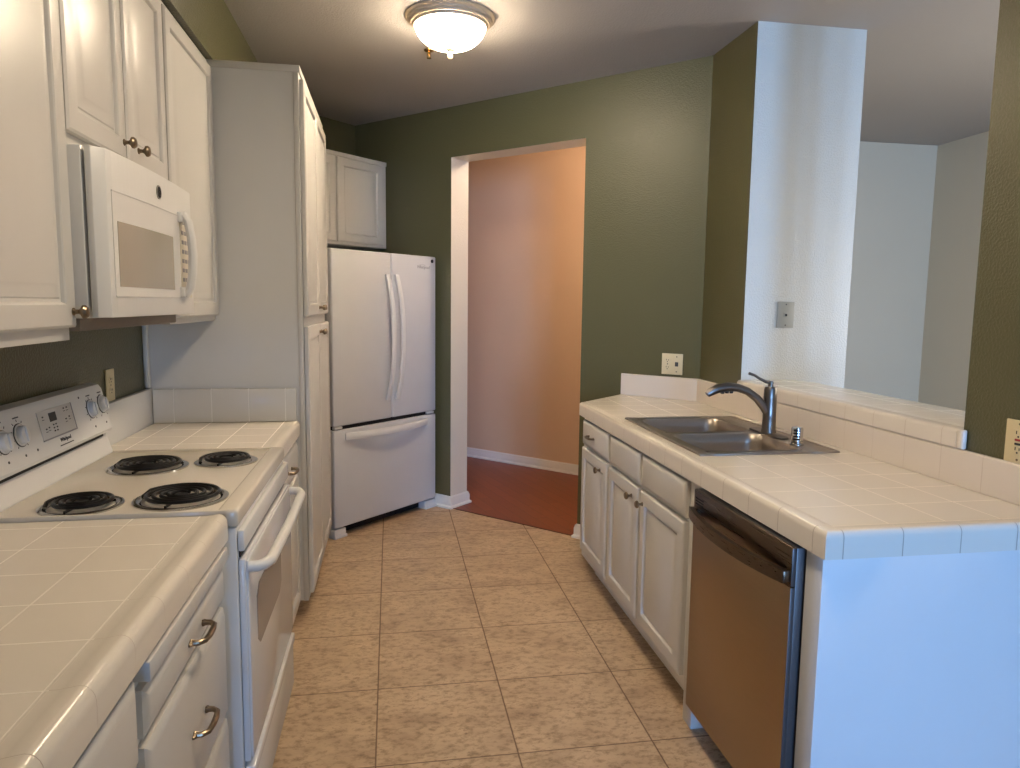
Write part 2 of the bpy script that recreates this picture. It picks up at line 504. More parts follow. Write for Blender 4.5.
BASEP = [(0, 0), (.026, 0), (.026, .012), (.015, .022), (.015, .062), (.011, .071), (.011, .078), (.004, .087), (0, .087)]
b = new(); moulding(b, [uv(U0, -3.9)[:2], uv(U0, DV0)[:2], uv(U1, DV0)[:2], uv(U1, -4.0)[:2]], BASEP); struct('baseboard_left', b, TRIM)
b = new(); moulding(b, [uv(U1, -2.12)[:2], uv(U1, DV1)[:2], uv(U0, DV1)[:2], uv(U0, -1.9)[:2]], BASEP); struct('baseboard_right', b, TRIM)
b = new(); moulding(b, [uv(5.22, -5.2)[:2], uv(5.22, -2.1)[:2]], BASEP); struct('baseboard_hall', b, TRIM)
b = new(); box(b, WX, WX + .02, 3.178, 3.205, 1.083, 1.37, .006); struct('trim_2', b, TRIM)


# ------------------------------------------------------------------ cabinet kit
FXP = (1, 0, 0); FXN = (-1, 0, 0)


def knob(parent, at, n, r=.0155):
    b = new(); m = frame(n, at)
    lathe(b, [(.009, 0), (.009, .002), (.0055, .005), (.005, .012), (.008, .016), (r, .021), (r, .026), (r * .75, .031), (0, .033)], 20, m)
    return obj('knob', b, NICKEL, parent)


def pull(parent, at, n, length=.12, rise=.030):
    """arched bar handle, `at` is its middle on the face"""
    b = new(); m = frame(n, at); h = length / 2
    tube(b, [(-h * .80, 0, 0), (-h * .78, 0, rise * .55), (-h * .62, 0, rise * .9), (-h * .2, 0, rise), (h * .2, 0, rise), (h * .62, 0, rise * .9), (h * .78, 0, rise * .55), (h * .80, 0, 0)],
         [.0065, .006, .0058, .0066, .0066, .0058, .006, .0065], 10, m, ref=(0, 1, 0))
    for s in (-1, 1):
        tube(b, [(s * h * .74, 0, .002), (s * h * .88, 0, .003), (s * h, 0, .0015)], [.0075, .006, .003], 8, m, ref=(0, 1, 0))
    return obj('handle', b, NICKEL, parent)


def front(name, parent, n, at, a0, a1, b0, b1, thick=.02, loops=RAISED, mat=None):
    """door or drawer front; a0..a1 measured on the face along the frame's a axis from `at`"""
    b = new(); panel(b, a0, a1, b0, b1, thick, loops, frame(n, at))
    return obj(name, b, mat or CAB, parent, smooth=20)


# ------------------------------------------------------------------ left run: base cabinets
FL = -.427         # face frame plane on the left
def base_left(y0, y1, label, extra=None):
    t = thing('base_cabinet', label, 'cabinet', ((FL + WX) / 2, (y0 + y1) / 2, 0), 'white base cabinets')
    b = new(); box(b, WX + .004, FL, y0, y1, .1, .863); obj('body', b, CABSIDE, t)
    b = new(); box(b, WX + .02, FL - .06, y0 + .003, y1 - .003, 0, .1); obj('toe_kick', b, CAB, t)
    return t


def lfront(name, t, y0, y1, z0, z1, loops=RAISED, x=FL, thick=.022):
    return front(name, t, FXP, (x + .0008, 0, 0), y0, y1, z0, z1, thick, loops)


t = base_left(1.186, 1.782, 'white base cabinet with three drawers and a slide out board, next to the range')
b = new(); box(b, FL + .001, FL + .031, 1.196, 1.765, .822, .858, .004); obj('pull_out_board', b, CAB, t)
for z0, z1 in ((.722, .806), (.43, .704), (.11, .414)):
    d = lfront('drawer', t, 1.2, 1.766, z0, z1, SLAB)
    pull(d, (FL + .0228, 1.5, (z0 + z1) / 2 if z1 < .5 or z1 > .75 else .566), FXP)
t = base_left(.56, 1.182, 'white base cabinet at the near left corner, left of the drawer stack')
d = lfront('drawer', t, .58, 1.166, .70, .842, SLAB); pull(d, (FL + .0228, .873, .771), FXP)
d = lfront('door', t, .58, 1.166, .11, .684); knob(d, (FL + .0228, .64, .64), FXP)

t = base_left(2.575, 3.2, 'white base cabinet with one drawer and one door, between range and pantry')
d = lfront('drawer', t, 2.6, 3.175, .71, .842, SLAB); pull(d, (FL + .0228, 2.9, .775), FXP)
d = lfront('door', t, 2.6, 3.175, .12, .695); knob(d, (FL + .0228, 2.66, .655), FXP)


# ------------------------------------------------------------------ left countertops
def nose_prof(z1=.93, z0=.868, w=.058, r=.020):
    p = [(0, z0), (w, z0)]
    for k in range(6):
        a = PI / 2 * k / 5
        p.append((w - r + r * math.cos(a), z1 - r + r * math.sin(a) + .004 * math.sin(a)))
    p += [(w - .04, z1 + .001), (w - .046, z1), (0, z1)]
    return p


NX = -.398
def counter_left(y0, y1, top, label, rear):
    t = thing('countertop', label, 'countertop', ((NX + WX) / 2, (y0 + y1) / 2, .865), 'white tiled countertops')
    b = new(); box(b, WX + .03, NX - .058, y0, y1, .866, .93); obj('tile_field', b, top, t)
    b = new(); moulding(b, [(NX - .058, y1), (NX - .058, y0)][::-1], nose_prof()); obj('nosing', b, TL_NOSE, t)
    b = new(); box(b, WX + .003, WX + .026, rear, y1, .866, 1.08, .004); obj('backsplash', b, TW_BS, t)
    return t


counter_left(.40, 1.783, TL_TOP, 'white tiled countertop in the near left corner, in front of the range', .40)
t = counter_left(2.573, 3.202, TL_FAR, 'short white tiled countertop between range and tall pantry', 2.60)
b = new(); box(b, WX + .028, NX - .012, 3.186, 3.204, .931, 1.076, .004); obj('side_splash', b, TL_BS, t)

# ------------------------------------------------------------------ range
RY0, RY1 = 1.790, 2.566
RXF = -.380
t = thing('range', 'white freestanding electric range with four black coil burners', 'stove', ((RXF + WX) / 2, (RY0 + RY1) / 2, 0))
b = new(); box(b, WX + .03, RXF, RY0, RY1, .05, .895, .004); box(b, WX + .06, RXF - .08, RY0 + .03, RY1 - .03, 0, .06)
obj('body', b, ENAMEL, t)
b = new()
box(b, WX + .05, RXF - .035, RY0 - .001, RY1 + .001, .904, .936, .005)
box(b, RXF - .045, RXF + .006, RY0 - .003, RY1 + .003, .897, .943, .010, 3)
for y in (RY0 - .003, RY1 - .006): box(b, WX + .06, RXF - .02, y, y + .009, .91, .942, .004)
ct = obj('cooktop', b, COOK, t)
b = new(); box(b, RXF + .0005, RXF + .018, RY0 + .003, RY1 - .003, .832, .888, .006); obj('front_rail', b, ENAMEL, t)
b = new(); box(b, RXF + .0005, RXF + .004, RY0 + .02, RY1 - .02, .813, .834); obj('vent_slot', b, DARKGAP, t, 'black vent slot above the oven door')
for bx, by, R, rc in ((-.745, 2.312, .116, .099), (-.527, 2.372, .096, .076), (-.768, 1.888, .096, .076), (-.543, 1.928, .116, .099)):
    b = new(); m = Matrix.Translation((bx, by, .9365))
    lathe(b, [(R, -.002), (R, .003), (R - .006, .0055), (R - .014, .0045), (R - .022, -.001), (R * .55, -.012), (.02, -.016), (0, -.016)], 40, m)
    br = obj('burner', b, CHROME, t, 'chrome drip bowl with a black spiral coil')
    b = new(); pts = []; turns = 4.3 if R > .1 else 3.4; N = int(turns * 30)
    for i in range(N + 1):
        q = i / N; rr = .022 + (rc - .022) * q; an = q * turns * 2 * PI + .8
        pts.append((bx + rr * math.cos(an), by + rr * math.sin(an), .9505))
    pts.append((bx + rc * 1.03 * math.cos(an + .25), by + rc * 1.03 * math.sin(an + .25), .941))
    tube(b, pts, .0052, 8)
    for k in range(3):
        an = k * 2 * PI / 3 + .4
        box(b, .012, rc, -.002, .002, -.006, .0, 0, mat=Matrix.Translation((bx, by, .945)) @ Matrix.Rotation(an, 4, 'Z'))
    lathe(b, [(.0, .004), (.016, .004), (.018, .0), (.0, 0)], 20, Matrix.Translation((bx, by, .946)))
    obj('coil', b, COIL, br)
# back guard with the sloping control panel
BZ0, BZ1, BXB, BXT = 1.012, 1.172, -.938, -.968
b = new()
prof = [(WX + .004, .905), (-.945, .905), (-.935, .94), (-.957, 1.003), (BXB, BZ0), (BXB + .003, BZ0 + .01), (BXT + .006, BZ1 - .018), (BXT - .004, BZ1 - .003), (BXT - .018, BZ1), (WX + .02, BZ1 + .002), (WX + .004, BZ1 - .01)]
s = new(); A = [s.verts.new((x, RY0, z)) for x, z in prof]; B = [s.verts.new((x, RY1, z)) for x, z in prof]
s.faces.new(A); s.faces.new(B[::-1])
for i in range(len(prof)): s.faces.new((A[i], B[i], B[(i + 1) % len(prof)], A[(i + 1) % len(prof)]))
bmesh.ops.recalc_face_normals(s, faces=s.faces); add(b, s)
bgd = obj('back_guard', b, ENAMEL, t, smooth=25)
b = new(); box(b, -.957, -.945, RY0 + .05, RY1 - .05, 1.001, 1.008); obj('guard_vent', b, DARKGAP, bgd, 'dark vent line under the control panel')
sl = Vector((BXT + .006 - BXB - .003, 0, BZ1 - .018 - BZ0 - .01)).normalized()      # up along the slope
pn = Vector((sl.z, 0, -sl.x))
PM = Matrix.Identity(4)
pa = Vector((0, 1, 0))
for i in range(3): PM[i][0] = pa[i]; PM[i][1] = sl[i]; PM[i][2] = pn[i]
PM[0][3] = BXB + .003; PM[1][3] = 0; PM[2][3] = BZ0 + .01   # local a = y, b = up the slope from the panel's lower edge
for y, q in ((1.915, .076), (2.0, .079), (2.447, .082), (2.535, .086)):
    b = new(); lathe(b, [(.029, 0), (.029, .003), (.027, .003)], 28, PM @ Matrix.Translation((y, q, 0)))
    lathe(b, [(.0, .0), (.0245, .003), (.0235, .012), (.0205, .0155), (0, .0155)], 28, PM @ Matrix.Translation((y, q, 0)))
    box(b, -.0035, .0035, -.020, .020, .013, .020, .002, mat=PM @ Matrix.Translation((y, q, 0)))
    k = obj('control_knob', b, PLASTW, t)
    b = new(); lathe(b, [(.0315, .0), (.0315, .0012), (0, .0012)], 28, PM @ Matrix.Translation((y, q, 0))); obj('knob_ring', b, BLACK, k)
b = new(); box(b, 2.105, 2.318, .042, .122, 0, .0022, .001, mat=PM); cp_ = obj('clock_panel', b, PLASTG, t, 'light grey panel with a black clock display')
b = new(); box(b, 2.312, 2.3165, .042, .122, .0, .003, mat=PM); box(b, 2.105, 2.3165, .039, .043, 0, .003, mat=PM); obj('panel_edge', b, INKL, cp_)
b = new(); box(b, 2.166, 2.206, .086, .111, .0015, .0035, mat=PM); obj('display', b, BLACK, cp_)
for grp in (((2.13, .105), (2.135, .07), (2.152, .072)), ((2.18, .076), (2.18, .067), (2.18, .058), (2.195, .076), (2.198, .067), (2.196, .058)), ((2.262, .112), (2.282, .112), (2.262, .08), (2.285, .084))):
    for y, q in grp:
        b = new()
        box(b, y - .0035, y + .0035, q - .002, q + .002, .002, .003, mat=PM)
        if y > 2.2 or y < 2.16: box(b, y - .006, y + .006, q - .009, q - .0075, .002, .003, mat=PM)
        obj('key_mark', b, INK, cp_)
b = new(); text(b, 'Whirlpool', .016, PM @ Matrix.Translation((2.232, .026, .0006))); box(b, 2.19, 2.275, .0095, .0125, 0, .001, mat=PM); obj('brand_lettering', b, INK, bgd)
for y in (1.915, 2.0, 2.447, 2.535):
    b = new()
    for k in range(9):
        an = PI / 2 + (k - 4) * .62
        box(b, -.003, .003, -.0008, .0008, 0, .0008, mat=PM @ Matrix.Translation((y + .038 * math.cos(an), .08 + .038 * math.sin(an), 0)) @ Matrix.Rotation(an, 4, 'Z'))
    box(b, y - .014, y + .014, .124, .1275, 0, .0008, mat=PM);
    obj('dial_marks', b, INK, bgd)
for y, q in ((2.064, .026), (2.381, .1275), (1.915, .024), (2.0, .024), (2.447, .024), (2.535, .024)):
    b = new(); lathe(b, [(.0036, 0), (.0036, .001), (0, .001)], 16, PM @ Matrix.Translation((y, q, 0))); obj('indicator_light', b, INK, bgd)
# oven door
DXF = RXF + .024
b = new(); box(b, RXF + .001, DXF - .006, RY0 + .006, RY1 - .006, .270, .812, .005); box(b, DXF - .008, DXF, RY0 + .012, RY1 - .012, .278, .806, .004)
od = obj('oven_door', b, OVDOOR, t)
b = new(); prism(b, [(1.93, .53), (2.27, .53), (2.305, .555), (2.305, .675), (2.27, .70), (1.93, .70), (1.895, .675), (1.895, .555)], 0, .0015, mat=frame(FXP, (DXF, 0, 0))); obj('window', b, OVGLASS, od, 'grey tinted oven window')
b = new(); hz = .787; hx = DXF + .046
tube(b, [(DXF - .002, RY0 + .02, hz), (DXF + .02, RY0 + .022, hz), (hx - .012, RY0 + .035, hz), (hx, RY0 + .07, hz), (hx + .004, (RY0 + RY1) / 2, hz), (hx, RY1 - .07, hz), (hx - .012, RY1 - .035, hz), (DXF + .02, RY1 - .022, hz), (DXF - .002, RY1 - .02, hz)],
     .0145, 12); obj('handle', b, PLASTW, od)
b = new(); box(b, RXF + .001, DXF - .002, RY0 + .006, RY1 - .006, .062, .258, .006); box(b, DXF - .012, DXF + .004, RY0 + .006, RY1 - .006, .226, .258, .005)
obj('storage_drawer', b, ENAMEL, t)

# ------------------------------------------------------------------ pantry
PY0, PY1, PXF = 3.212, 4.24, -.376
t = thing('pantry_cabinet', 'tall white pantry cabinet with four doors beside the refrigerator', 'cabinet', ((PXF + WX) / 2, (PY0 + PY1) / 2, 0))
b = new(); box(b, WX + .004, PXF, PY0, PY1, .1, 2.434); obj('body', b, CABSIDE, t)
b = new(); box(b, WX + .02, PXF - .07, PY0 + .05, PY1 - .003, 0, .1); obj('toe_kick', b, CAB, t)
b = new(); box(b, -.768, PXF + .006, PY0 - .007, PY0 - .0005, 2.408, 2.437, .002); box(b, PXF + .0005, PXF + .007, PY0 - .007, PY1, 2.408, 2.437, .002); obj('top_moulding', b, CAB, t)
b = new(); box(b, PXF - .022, PXF + .001, PY0 - .006, PY0 - .0005, .1, 2.408, .002); obj('corner_strip', b, CAB, t)
for z0, z1, kz in ((1.388, 2.385, 1.425), (.13, 1.342, 1.303)):
    for y0, y1, ky in ((PY0 + .012, 3.722, 3.690), (3.728, PY1 - .012, 3.762)):
        d = front('door', t, FXP, (PXF + .003, 0, 0), y0, y1, z0, z1, .021)
        knob(d, (PXF + .024, ky, kz), FXP, .014)

# ------------------------------------------------------------------ wall cabinets
UF = -.737
UG = 'white wall cabinets'
def upper(y0, y1, z0, label):
    t = thing('wall_cabinet', label, 'cabinet', ((UF + WX) / 2, (y0 + y1) / 2, z0), UG)
    b = new(); box(b, WX + .004, UF - .02, y0, y1, z0, 2.432)
    box(b, UF - .021, UF, y0, y1, z0, z0 + (.04 if z0 < 1.6 else .03), .001); box(b, UF - .021, UF, y0, y1, 2.375, 2.432, .001)
    if y0 < 1.5: box(b, UF - .021, UF, y0, y0 + .035, z0 + .03, 2.38)
    obj('body', b, CAB, t)
    return t


def ufront(t, y0, y1, z0, z1):
    return front('door', t, FXP, (UF + .001, 0, 0), y0, y1, z0, z1, .021)


t = upper(1.18, 1.799, 1.358, 'white wall cabinet at the left edge, left of the microwave')
d = ufront(t, 1.205, 1.793, 1.388, 2.405); knob(d, (UF + .022, 1.772, 1.424), FXP)
t = upper(1.801, 2.568, 1.812, 'white wall cabinet with two short doors directly above the microwave')
d = ufront(t, 1.806, 2.170, 1.836, 2.405); knob(d, (UF + .022, 2.148, 1.880), FXP)
d = ufront(t, 2.186, 2.545, 1.836, 2.405); knob(d, (UF + .022, 2.262, 1.880), FXP)
t = upper(2.570, 3.202, 1.370, 'white wall cabinet between the microwave and the tall pantry')
d = ufront(t, 2.572, 3.19, 1.392, 2.405); knob(d, (UF + .022, 2.625, 1.425), FXP)

# ------------------------------------------------------------------ microwave
MY0, MY1, MZ0, MZ1 = 1.803, 2.566, 1.408, 1.803
MXF = -.650
t = thing('microwave', 'white microwave oven mounted over the range', 'microwave', (-.84, (MY0 + MY1) / 2, 1.37))
b = new(); box(b, WX + .006, -.695, MY0, MY1, MZ0, MZ1, .003); obj('body', b, PLASTW, t)
b = new(); box(b, WX + .006, -.715, MY0 + .004, MY1 - .004, 1.378, MZ0 - .001, .003)
obj('vent_base', b, UNDER, t, 'grey metal underside with vents')
b = new()
N = 32; prof = []
for k in range(N + 1):                    # slightly bowed front
    q = k / N; y = MY0 + .001 + (MY1 - MY0 - .002) * q
    e = min(q, 1 - q)
    x = MXF + .012 * (1 - (2 * q - 1) ** 2) - .024 * max(0, 1 - e / .05) ** 2
    prof.append((x, y))
pts = prof + [(-.688, MY1 - .001), (-.688, MY0 + .001)]
prism(b, pts, MZ0 + .002, MZ1 - .001, .002)
door = obj('door', b, PLASTW, t, smooth=30)
def mwx(y):
    q = (y - MY0) / (MY1 - MY0); return MXF + .012 * (1 - (2 * q - 1) ** 2)
def bowed(name, y0, y1, z0, z1, off, mat, parent, label=None):
    b = new(); P = [(mwx(y0 + (y1 - y0) * k / 20) + off, y0 + (y1 - y0) * k / 20) for k in range(21)]
    P += [(p[0] - .006, p[1]) for p in P[::-1]]
    prism(b, P, z0, z1, 0); return obj(name, b, mat, parent, label, 30)
bowed('window_frame', 1.845, 2.345, 1.462, 1.708, .0008, PLASTW, door)
w = bowed('window', 1.868, 2.284, 1.484, 1.640, .0018, MWGLASS, door, 'grey screened viewing window')
b = new()
for z0, z1 in ((1.4595, 1.462), (1.708, 1.7105)):
    P = [(mwx(1.845 + .51 * k / 8) + .0018, 1.845 + .51 * k / 8) for k in range(9)]; P += [(p[0] - .005, p[1]) for p in P[::-1]]
    prism(b, P, z0, z1)
obj('frame_groove', b, PLASTG, door)
cpn = bowed('control_panel', 2.368, 2.50, 1.462, 1.708, .0012, KEYPAD, door, 'cream keypad strip behind the handle')
b = new()
for k in range(7):
    for y in (2.395, 2.43, 2.465): box(b, mwx(y), mwx(y) + .0022, y - .011, y + .011, 1.482 + k * .029, 1.494 + k * .029)
box(b, mwx(2.43), mwx(2.43) + .0025, 2.40, 2.465, 1.688, 1.706)
obj('keys', b, INKL, cpn)
b = new(); m = frame(FXP, (mwx(2.165) + .0005, 2.165, 1.752))
lathe(b, [(.019, 0), (.019, .0025), (.0, .0025)], 28, m); bd = obj('badge', b, BADGE, door, 'round grey maker badge')
b = new(); text(b, 'GE', .017, m @ Matrix.Translation((0, 0, .003)), shear=.3); lathe(b, [(.0155, .0025), (.0155, .0032), (.0142, .0032), (.0142, .0025)], 28, m); obj('badge_letters', b, INK, bd)
b = new(); hy = 2.366
tube(b, [(mwx(hy) + .002, hy, 1.475), (mwx(hy) + .015, hy, 1.472), (mwx(hy) + .026, hy, 1.49), (mwx(hy) + .034, hy, 1.54), (mwx(hy) + .037, hy, 1.592), (mwx(hy) + .034, hy, 1.645), (mwx(hy) + .026, hy, 1.694), (mwx(hy) + .015, hy, 1.712), (mwx(hy) + .002, hy, 1.709)],
     1, sec=[(.013 * math.cos(k * PI / 6), .016 * math.sin(k * PI / 6)) for k in range(12)], ref=(0, 1, 0))
for z in (1.478, 1.706): box(b, mwx(hy) - .002, mwx(hy) + .014, hy - .02, hy + .02, z - .016, z + .016, .004)
obj('handle', b, PLASTW, door)


# ------------------------------------------------------------------ refrigerator
FV = -3.31; FU0 = 2.822
FM = frame((1, -1, 0), uv(FU0, FV)); FW = .934
c0 = uv(FU0 + FW / 2, FV - .37)
t = thing('refrigerator', 'white french door refrigerator standing at an angle in the corner', 'refrigerator', (c0.x, c0.y, 0))
b = new(); box(b, .006, FW - .006, .05, 1.752, -.745, -.07, .006, mat=FM); obj('body', b, FRIDGEW, t)
b = new(); box(b, .004, .496, .70, 1.770, -.066, 0, .010, 3, FM); dl = obj('door', b, FRIDGEW, t)
b = new(); box(b, .501, FW - .004, .70, 1.770, -.066, 0, .010, 3, FM); dr = obj('door', b, FRIDGEW, t)
b = new(); box(b, .004, FW - .004, .066, .676, -.066, 0, .010, 3, FM); fd = obj('freezer_drawer', b, FRIDGEW, t)
b = new(); box(b, .02, FW - .02, .674, .703, -.068, -.02, mat=FM); obj('gasket', b, DARKGAP, t)
b = new(); box(b, .10, FW - .10, .008, .062, -.085, -.07, mat=FM)
for k in range(6): box(b, .12, FW - .12, .012 + k * .008, .016 + k * .008, -.07, -.066, mat=FM)
obj('toe_grille', b, DARKGAP, t)
for a0, a1 in ((.0, .095), (FW - .11, FW)):
    b = new(); box(b, a0, a1, 0, .058, -.10, -.004, .008, 2, FM); box(b, a0 - .0, a1 + .004, 0, .02, -.1, .003, .004, 2, FM); obj('foot', b, FRIDGEW, t)
for a0, a1 in ((.015, .075), (FW - .09, FW - .02)):
    b = new(); box(b, a0, a1, .682, .697, -.03, -.003, .003, 2, FM); obj('hinge', b, PLASTW, t)
def bow(a, z0, z1, d, par):
    b = new(); pts = []
    for k in range(17):
        q = k / 16; h = 1 - abs(2 * q - 1) ** 2.4
        pts.append((a, z0 + (z1 - z0) * q, .006 + d * h))
    sec = [(-.017, -.006), (.017, -.006), (.017, .004), (.012, .007), (-.012, .007), (-.017, .004)]
    tube(b, pts, 1, mat=FM, sec=[(x, y) for x, y in sec], ref=(0, 0, 1))
    return obj('handle', b, PLASTW, par, smooth=50)
bow(.457, .822, 1.632, .058, dl); bow(.541, .822, 1.632, .058, dr)
b = new(); pts = []
for k in range(17):
    q = k / 16; pts.append((.09 + .74 * q, .633, .006 + .05 * (1 - abs(2 * q - 1) ** 2.4)))
tube(b, pts, 1, mat=FM, sec=[(-.021, -.006), (.021, -.006), (.021, .004), (.015, .007), (-.015, .007), (-.021, .004)], ref=(0, 0, 1)); obj('handle', b, PLASTW, fd, smooth=50)
b = new(); lathe(b, [(.0125, 0), (.0125, .003), (0, .003)], 24, FM @ Matrix.Translation((.889, 1.739, 0))); obj('lock_button', b, BLACK, dr, 'small black round button')
b = new(); text(b, 'Whirlpool', .030, FM @ Matrix.Translation((.80, 1.694, .0006)), shear=.25)
ring = [(.792 + .034 * math.cos(k * 2 * PI / 24), 1.70 + .011 * math.sin(k * 2 * PI / 24), .0006) for k in range(2, 20)]
tube(b, ring, .0009, 6, FM); obj('logo', b, INKL, dr)

# cabinet above the refrigerator
OV = -3.79; OM = (1, -1, 0)
c0 = uv(3.31, OV - .15)
t = thing('wall_cabinet', 'white wall cabinet above the refrigerator in the dark corner', 'cabinet', (c0.x, c0.y, 1.845), UG)
b = new(); om = frame(OM, uv(0, OV - .021)); box(b, 2.86, 3.772, 1.845, 2.452, -.29, 0, .0015, mat=om); box(b, 2.86, 3.774, 2.43, 2.458, -.29, .007, .002, mat=om); obj('body', b, CAB, t)
front('door', t, OM, uv(0, OV - .020), 3.305, 3.725, 1.864, 2.424)
front('door', t, OM, uv(0, OV - .020), 2.875, 3.29, 1.864, 2.424)

# ------------------------------------------------------------------ right run
FR = 1.021
def far_edge(x): return 3.612 + (x - FR) * .99
def base_right(pts, label, toe):
    cx = sum(p[0] for p in pts) / len(pts); cyy = sum(p[1] for p in pts) / len(pts)
    t = thing('base_cabinet', label, 'cabinet', (cx, cyy, 0), 'white base cabinets')
    b = new(); prism(b, pts, .1, .863); obj('body', b, CABSIDE, t)
    b = new(); prism(b, toe, 0, .1); obj('toe_kick', b, CABSIDE, t)
    return t
t = base_right([(FR, 3.142), (1.66, 3.142), (1.66, 3.66), (1.32, far_edge(1.32) + .03), (FR, 3.632)], 'narrow white base cabinet at the far end, beside the doorway', [(1.09, 3.145), (1.6, 3.145), (1.6, 3.6), (1.09, 3.6)])
def rfront(name, t, y0, y1, z0, z1, loops=RAISED):
    return front(name, t, FXN, (FR - .0008, 0, 0), -y1, -y0, z0, z1, .021, loops)
XK = FR - .0218
d = rfront('drawer', t, 3.16, 3.60, .722, .85, SLAB); pull(d, (XK, 3.42, .785), FXN, .10, .026)
d = rfront('door', t, 3.16, 3.60, .145, .706); knob(d, (XK, 3.262, .655), FXN)
t = thing('sink_cabinet', 'white base cabinet under the sink with two doors', 'cabinet', (1.34, 2.69, 0), 'white base cabinets')
b = new()                                  # open box so that the bowls hang inside
box(b, FR, FR + .02, 2.236, 3.138, .1, .863); box(b, FR + .02, 1.66, 3.12, 3.138, .1, .863); box(b, FR + .02, 1.66, 2.236, 2.254, .1, .863)
box(b, 1.64, 1.66, 2.254, 3.12, .1, .863); box(b, FR + .02, 1.64, 2.254, 3.12, .1, .118)
obj('body', b, CABSIDE, t)
b = new(); box(b, 1.09, 1.60, 2.24, 3.135, 0, .1); obj('toe_kick', b, CABSIDE, t)
b = new(); box(b, 1.012, 1.60, 2.165, 2.234, .0, .863, .0015); obj('side_panel', b, CAB, t)
rfront('false_front', t, 2.725, 3.125, .722, .85, SLAB); rfront('false_front', t, 2.262, 2.70, .722, .85, SLAB)
d = rfront('door', t, 2.725, 3.125, .145, .706); knob(d, (XK, 2.80, .655), FXN)
d = rfront('door', t, 2.262, 2.70, .145, .706); knob(d, (XK, 2.668, .655), FXN)

# dishwasher
WY_0, WY_1, WXF = 1.562, 2.150, .982
t = thing('dishwasher', 'brushed stainless steel dishwasher under the right counter', 'dishwasher', (1.3, (WY_0 + WY_1) / 2, 0))
b = new(); box(b, 1.036, 1.6, WY_0, WY_1, .09, .862); box(b, 1.028, 1.6, WY_0 + .01, WY_1 - .01, .848, .862); obj('tub', b, DARKGAP, t)
b = new(); box(b, WXF + .012, 1.034, WY_0 + .003, WY_1 - .003, .105, .858, .003); obj('door', b, DWSIDE, t)
b = new(); box(b, WXF, WXF + .013, WY_0 + .003, WY_1 - .003, .107, .755, .0015); paint_faces(obj('front_panel', b, [DWSTEEL, DWSIDE], t), 1, lambda f: abs(f.normal.y) > .5)
b = new(); box(b, WXF, WXF + .013, WY_0 + .003, WY_1 - .003, .757, .858, .003); ctl = obj('control_fascia', b, [DWTOP, DWSIDE], t, 'darker steel strip along the top of the door'); paint_faces(ctl, 1, lambda f: abs(f.normal.y) > .5)
b = new()
for k in range(3): box(b, WXF - .0008, WXF + .002, 2.075, 2.132, .812 + k * .009, .816 + k * .009)
obj('vent_slots', b, DARKGAP, ctl)
b = new(); pts = []
for k in range(15):
    q = k / 14; pts.append((WXF - .010 - .036 * (1 - abs(2 * q - 1) ** 2.2), WY_0 + .012 + (WY_1 - WY_0 - .024) * q, .783 - .0 * q))
tube(b, pts, 1, sec=[(-.010, -.017), (.006, -.017), (.010, -.010), (.010, .010), (.006, .017), (-.010, .017)], ref=(0, 0, 1))
for y in (WY_0 + .02, WY_1 - .02): box(b, WXF - .018, WXF + .001, y - .012, y + .012, .768, .798, .003)
obj('handle', b, DWTOP, t, smooth=45)
b = new(); box(b, 1.075, 1.09, WY_0 + .005, WY_1 - .005, .01, .10); obj('toe_panel', b, DARKGAP, t)

b = new(); box(b, 1.014, 1.674, 1.487, 1.556, 0, .864, .002); tag(obj('end_panel', b, PANEL), 'white painted panel closing the near end of the right counter', 'panel')

# right countertop with the sink cut-out
CX, CY0 = .998, 1.458
HX0, HX1, HY0, HY1 = 1.092, 1.588, 2.318, 3.092
wl = uv(U0 - .004, -1.877); wr_ = (1.676, 3.668)
ix = CX + .052; iy = CY0 + .052
t = thing('countertop', 'white tiled peninsula countertop holding the steel sink', 'countertop', (1.34, 2.6, .865), 'white tiled countertops')
b = new()
prism(b, [(ix, iy), (1.676, iy), (1.676, HY0), (ix, HY0)], .866, .93)
prism(b, [(ix, HY0), (HX0, HY0), (HX0, HY1), (ix, HY1)], .866, .93)
prism(b, [(HX1, HY0), (1.676, HY0), (1.676, HY1), (HX1, HY1)], .866, .93)
prism(b, [(ix, HY1), (1.676, HY1), wr_, (wl.x, wl.y), (CX + .052, 3.69)], .866, .93)
bmesh.ops.remove_doubles(b, verts=b.verts, dist=1e-5)
obj('tile_field', b, TR_TOP, t)
b = new()
moulding(b, [(1.676, iy), (ix, iy), (ix, 3.64), (wl.x + .036, wl.y - .036)], [(-o, z) for o, z in nose_prof(.93, .866, .052, .014)])
obj('nosing', b, TR_NOSE, t)
b = new()
d2 = uv(U0 - .002, -1.875); e2 = uv(U0 - .002, -1.4165)
BSP = [(0, .931), (.014, .931), (.014, 1.042), (.010, 1.047), (0, 1.047)]
moulding(b, [d2[:2], (1.6775, 3.666), (1.6775, 3.2)], [(o, z + .009) if z > 1 else (o, z) for o, z in BSP]); moulding(b, [(1.6775, 3.2), (1.6775, 1.475)], [(o, z - .0075) if z > 1 else (o, z) for o, z in BSP])
obj('backsplash', b, TR_BS, t)

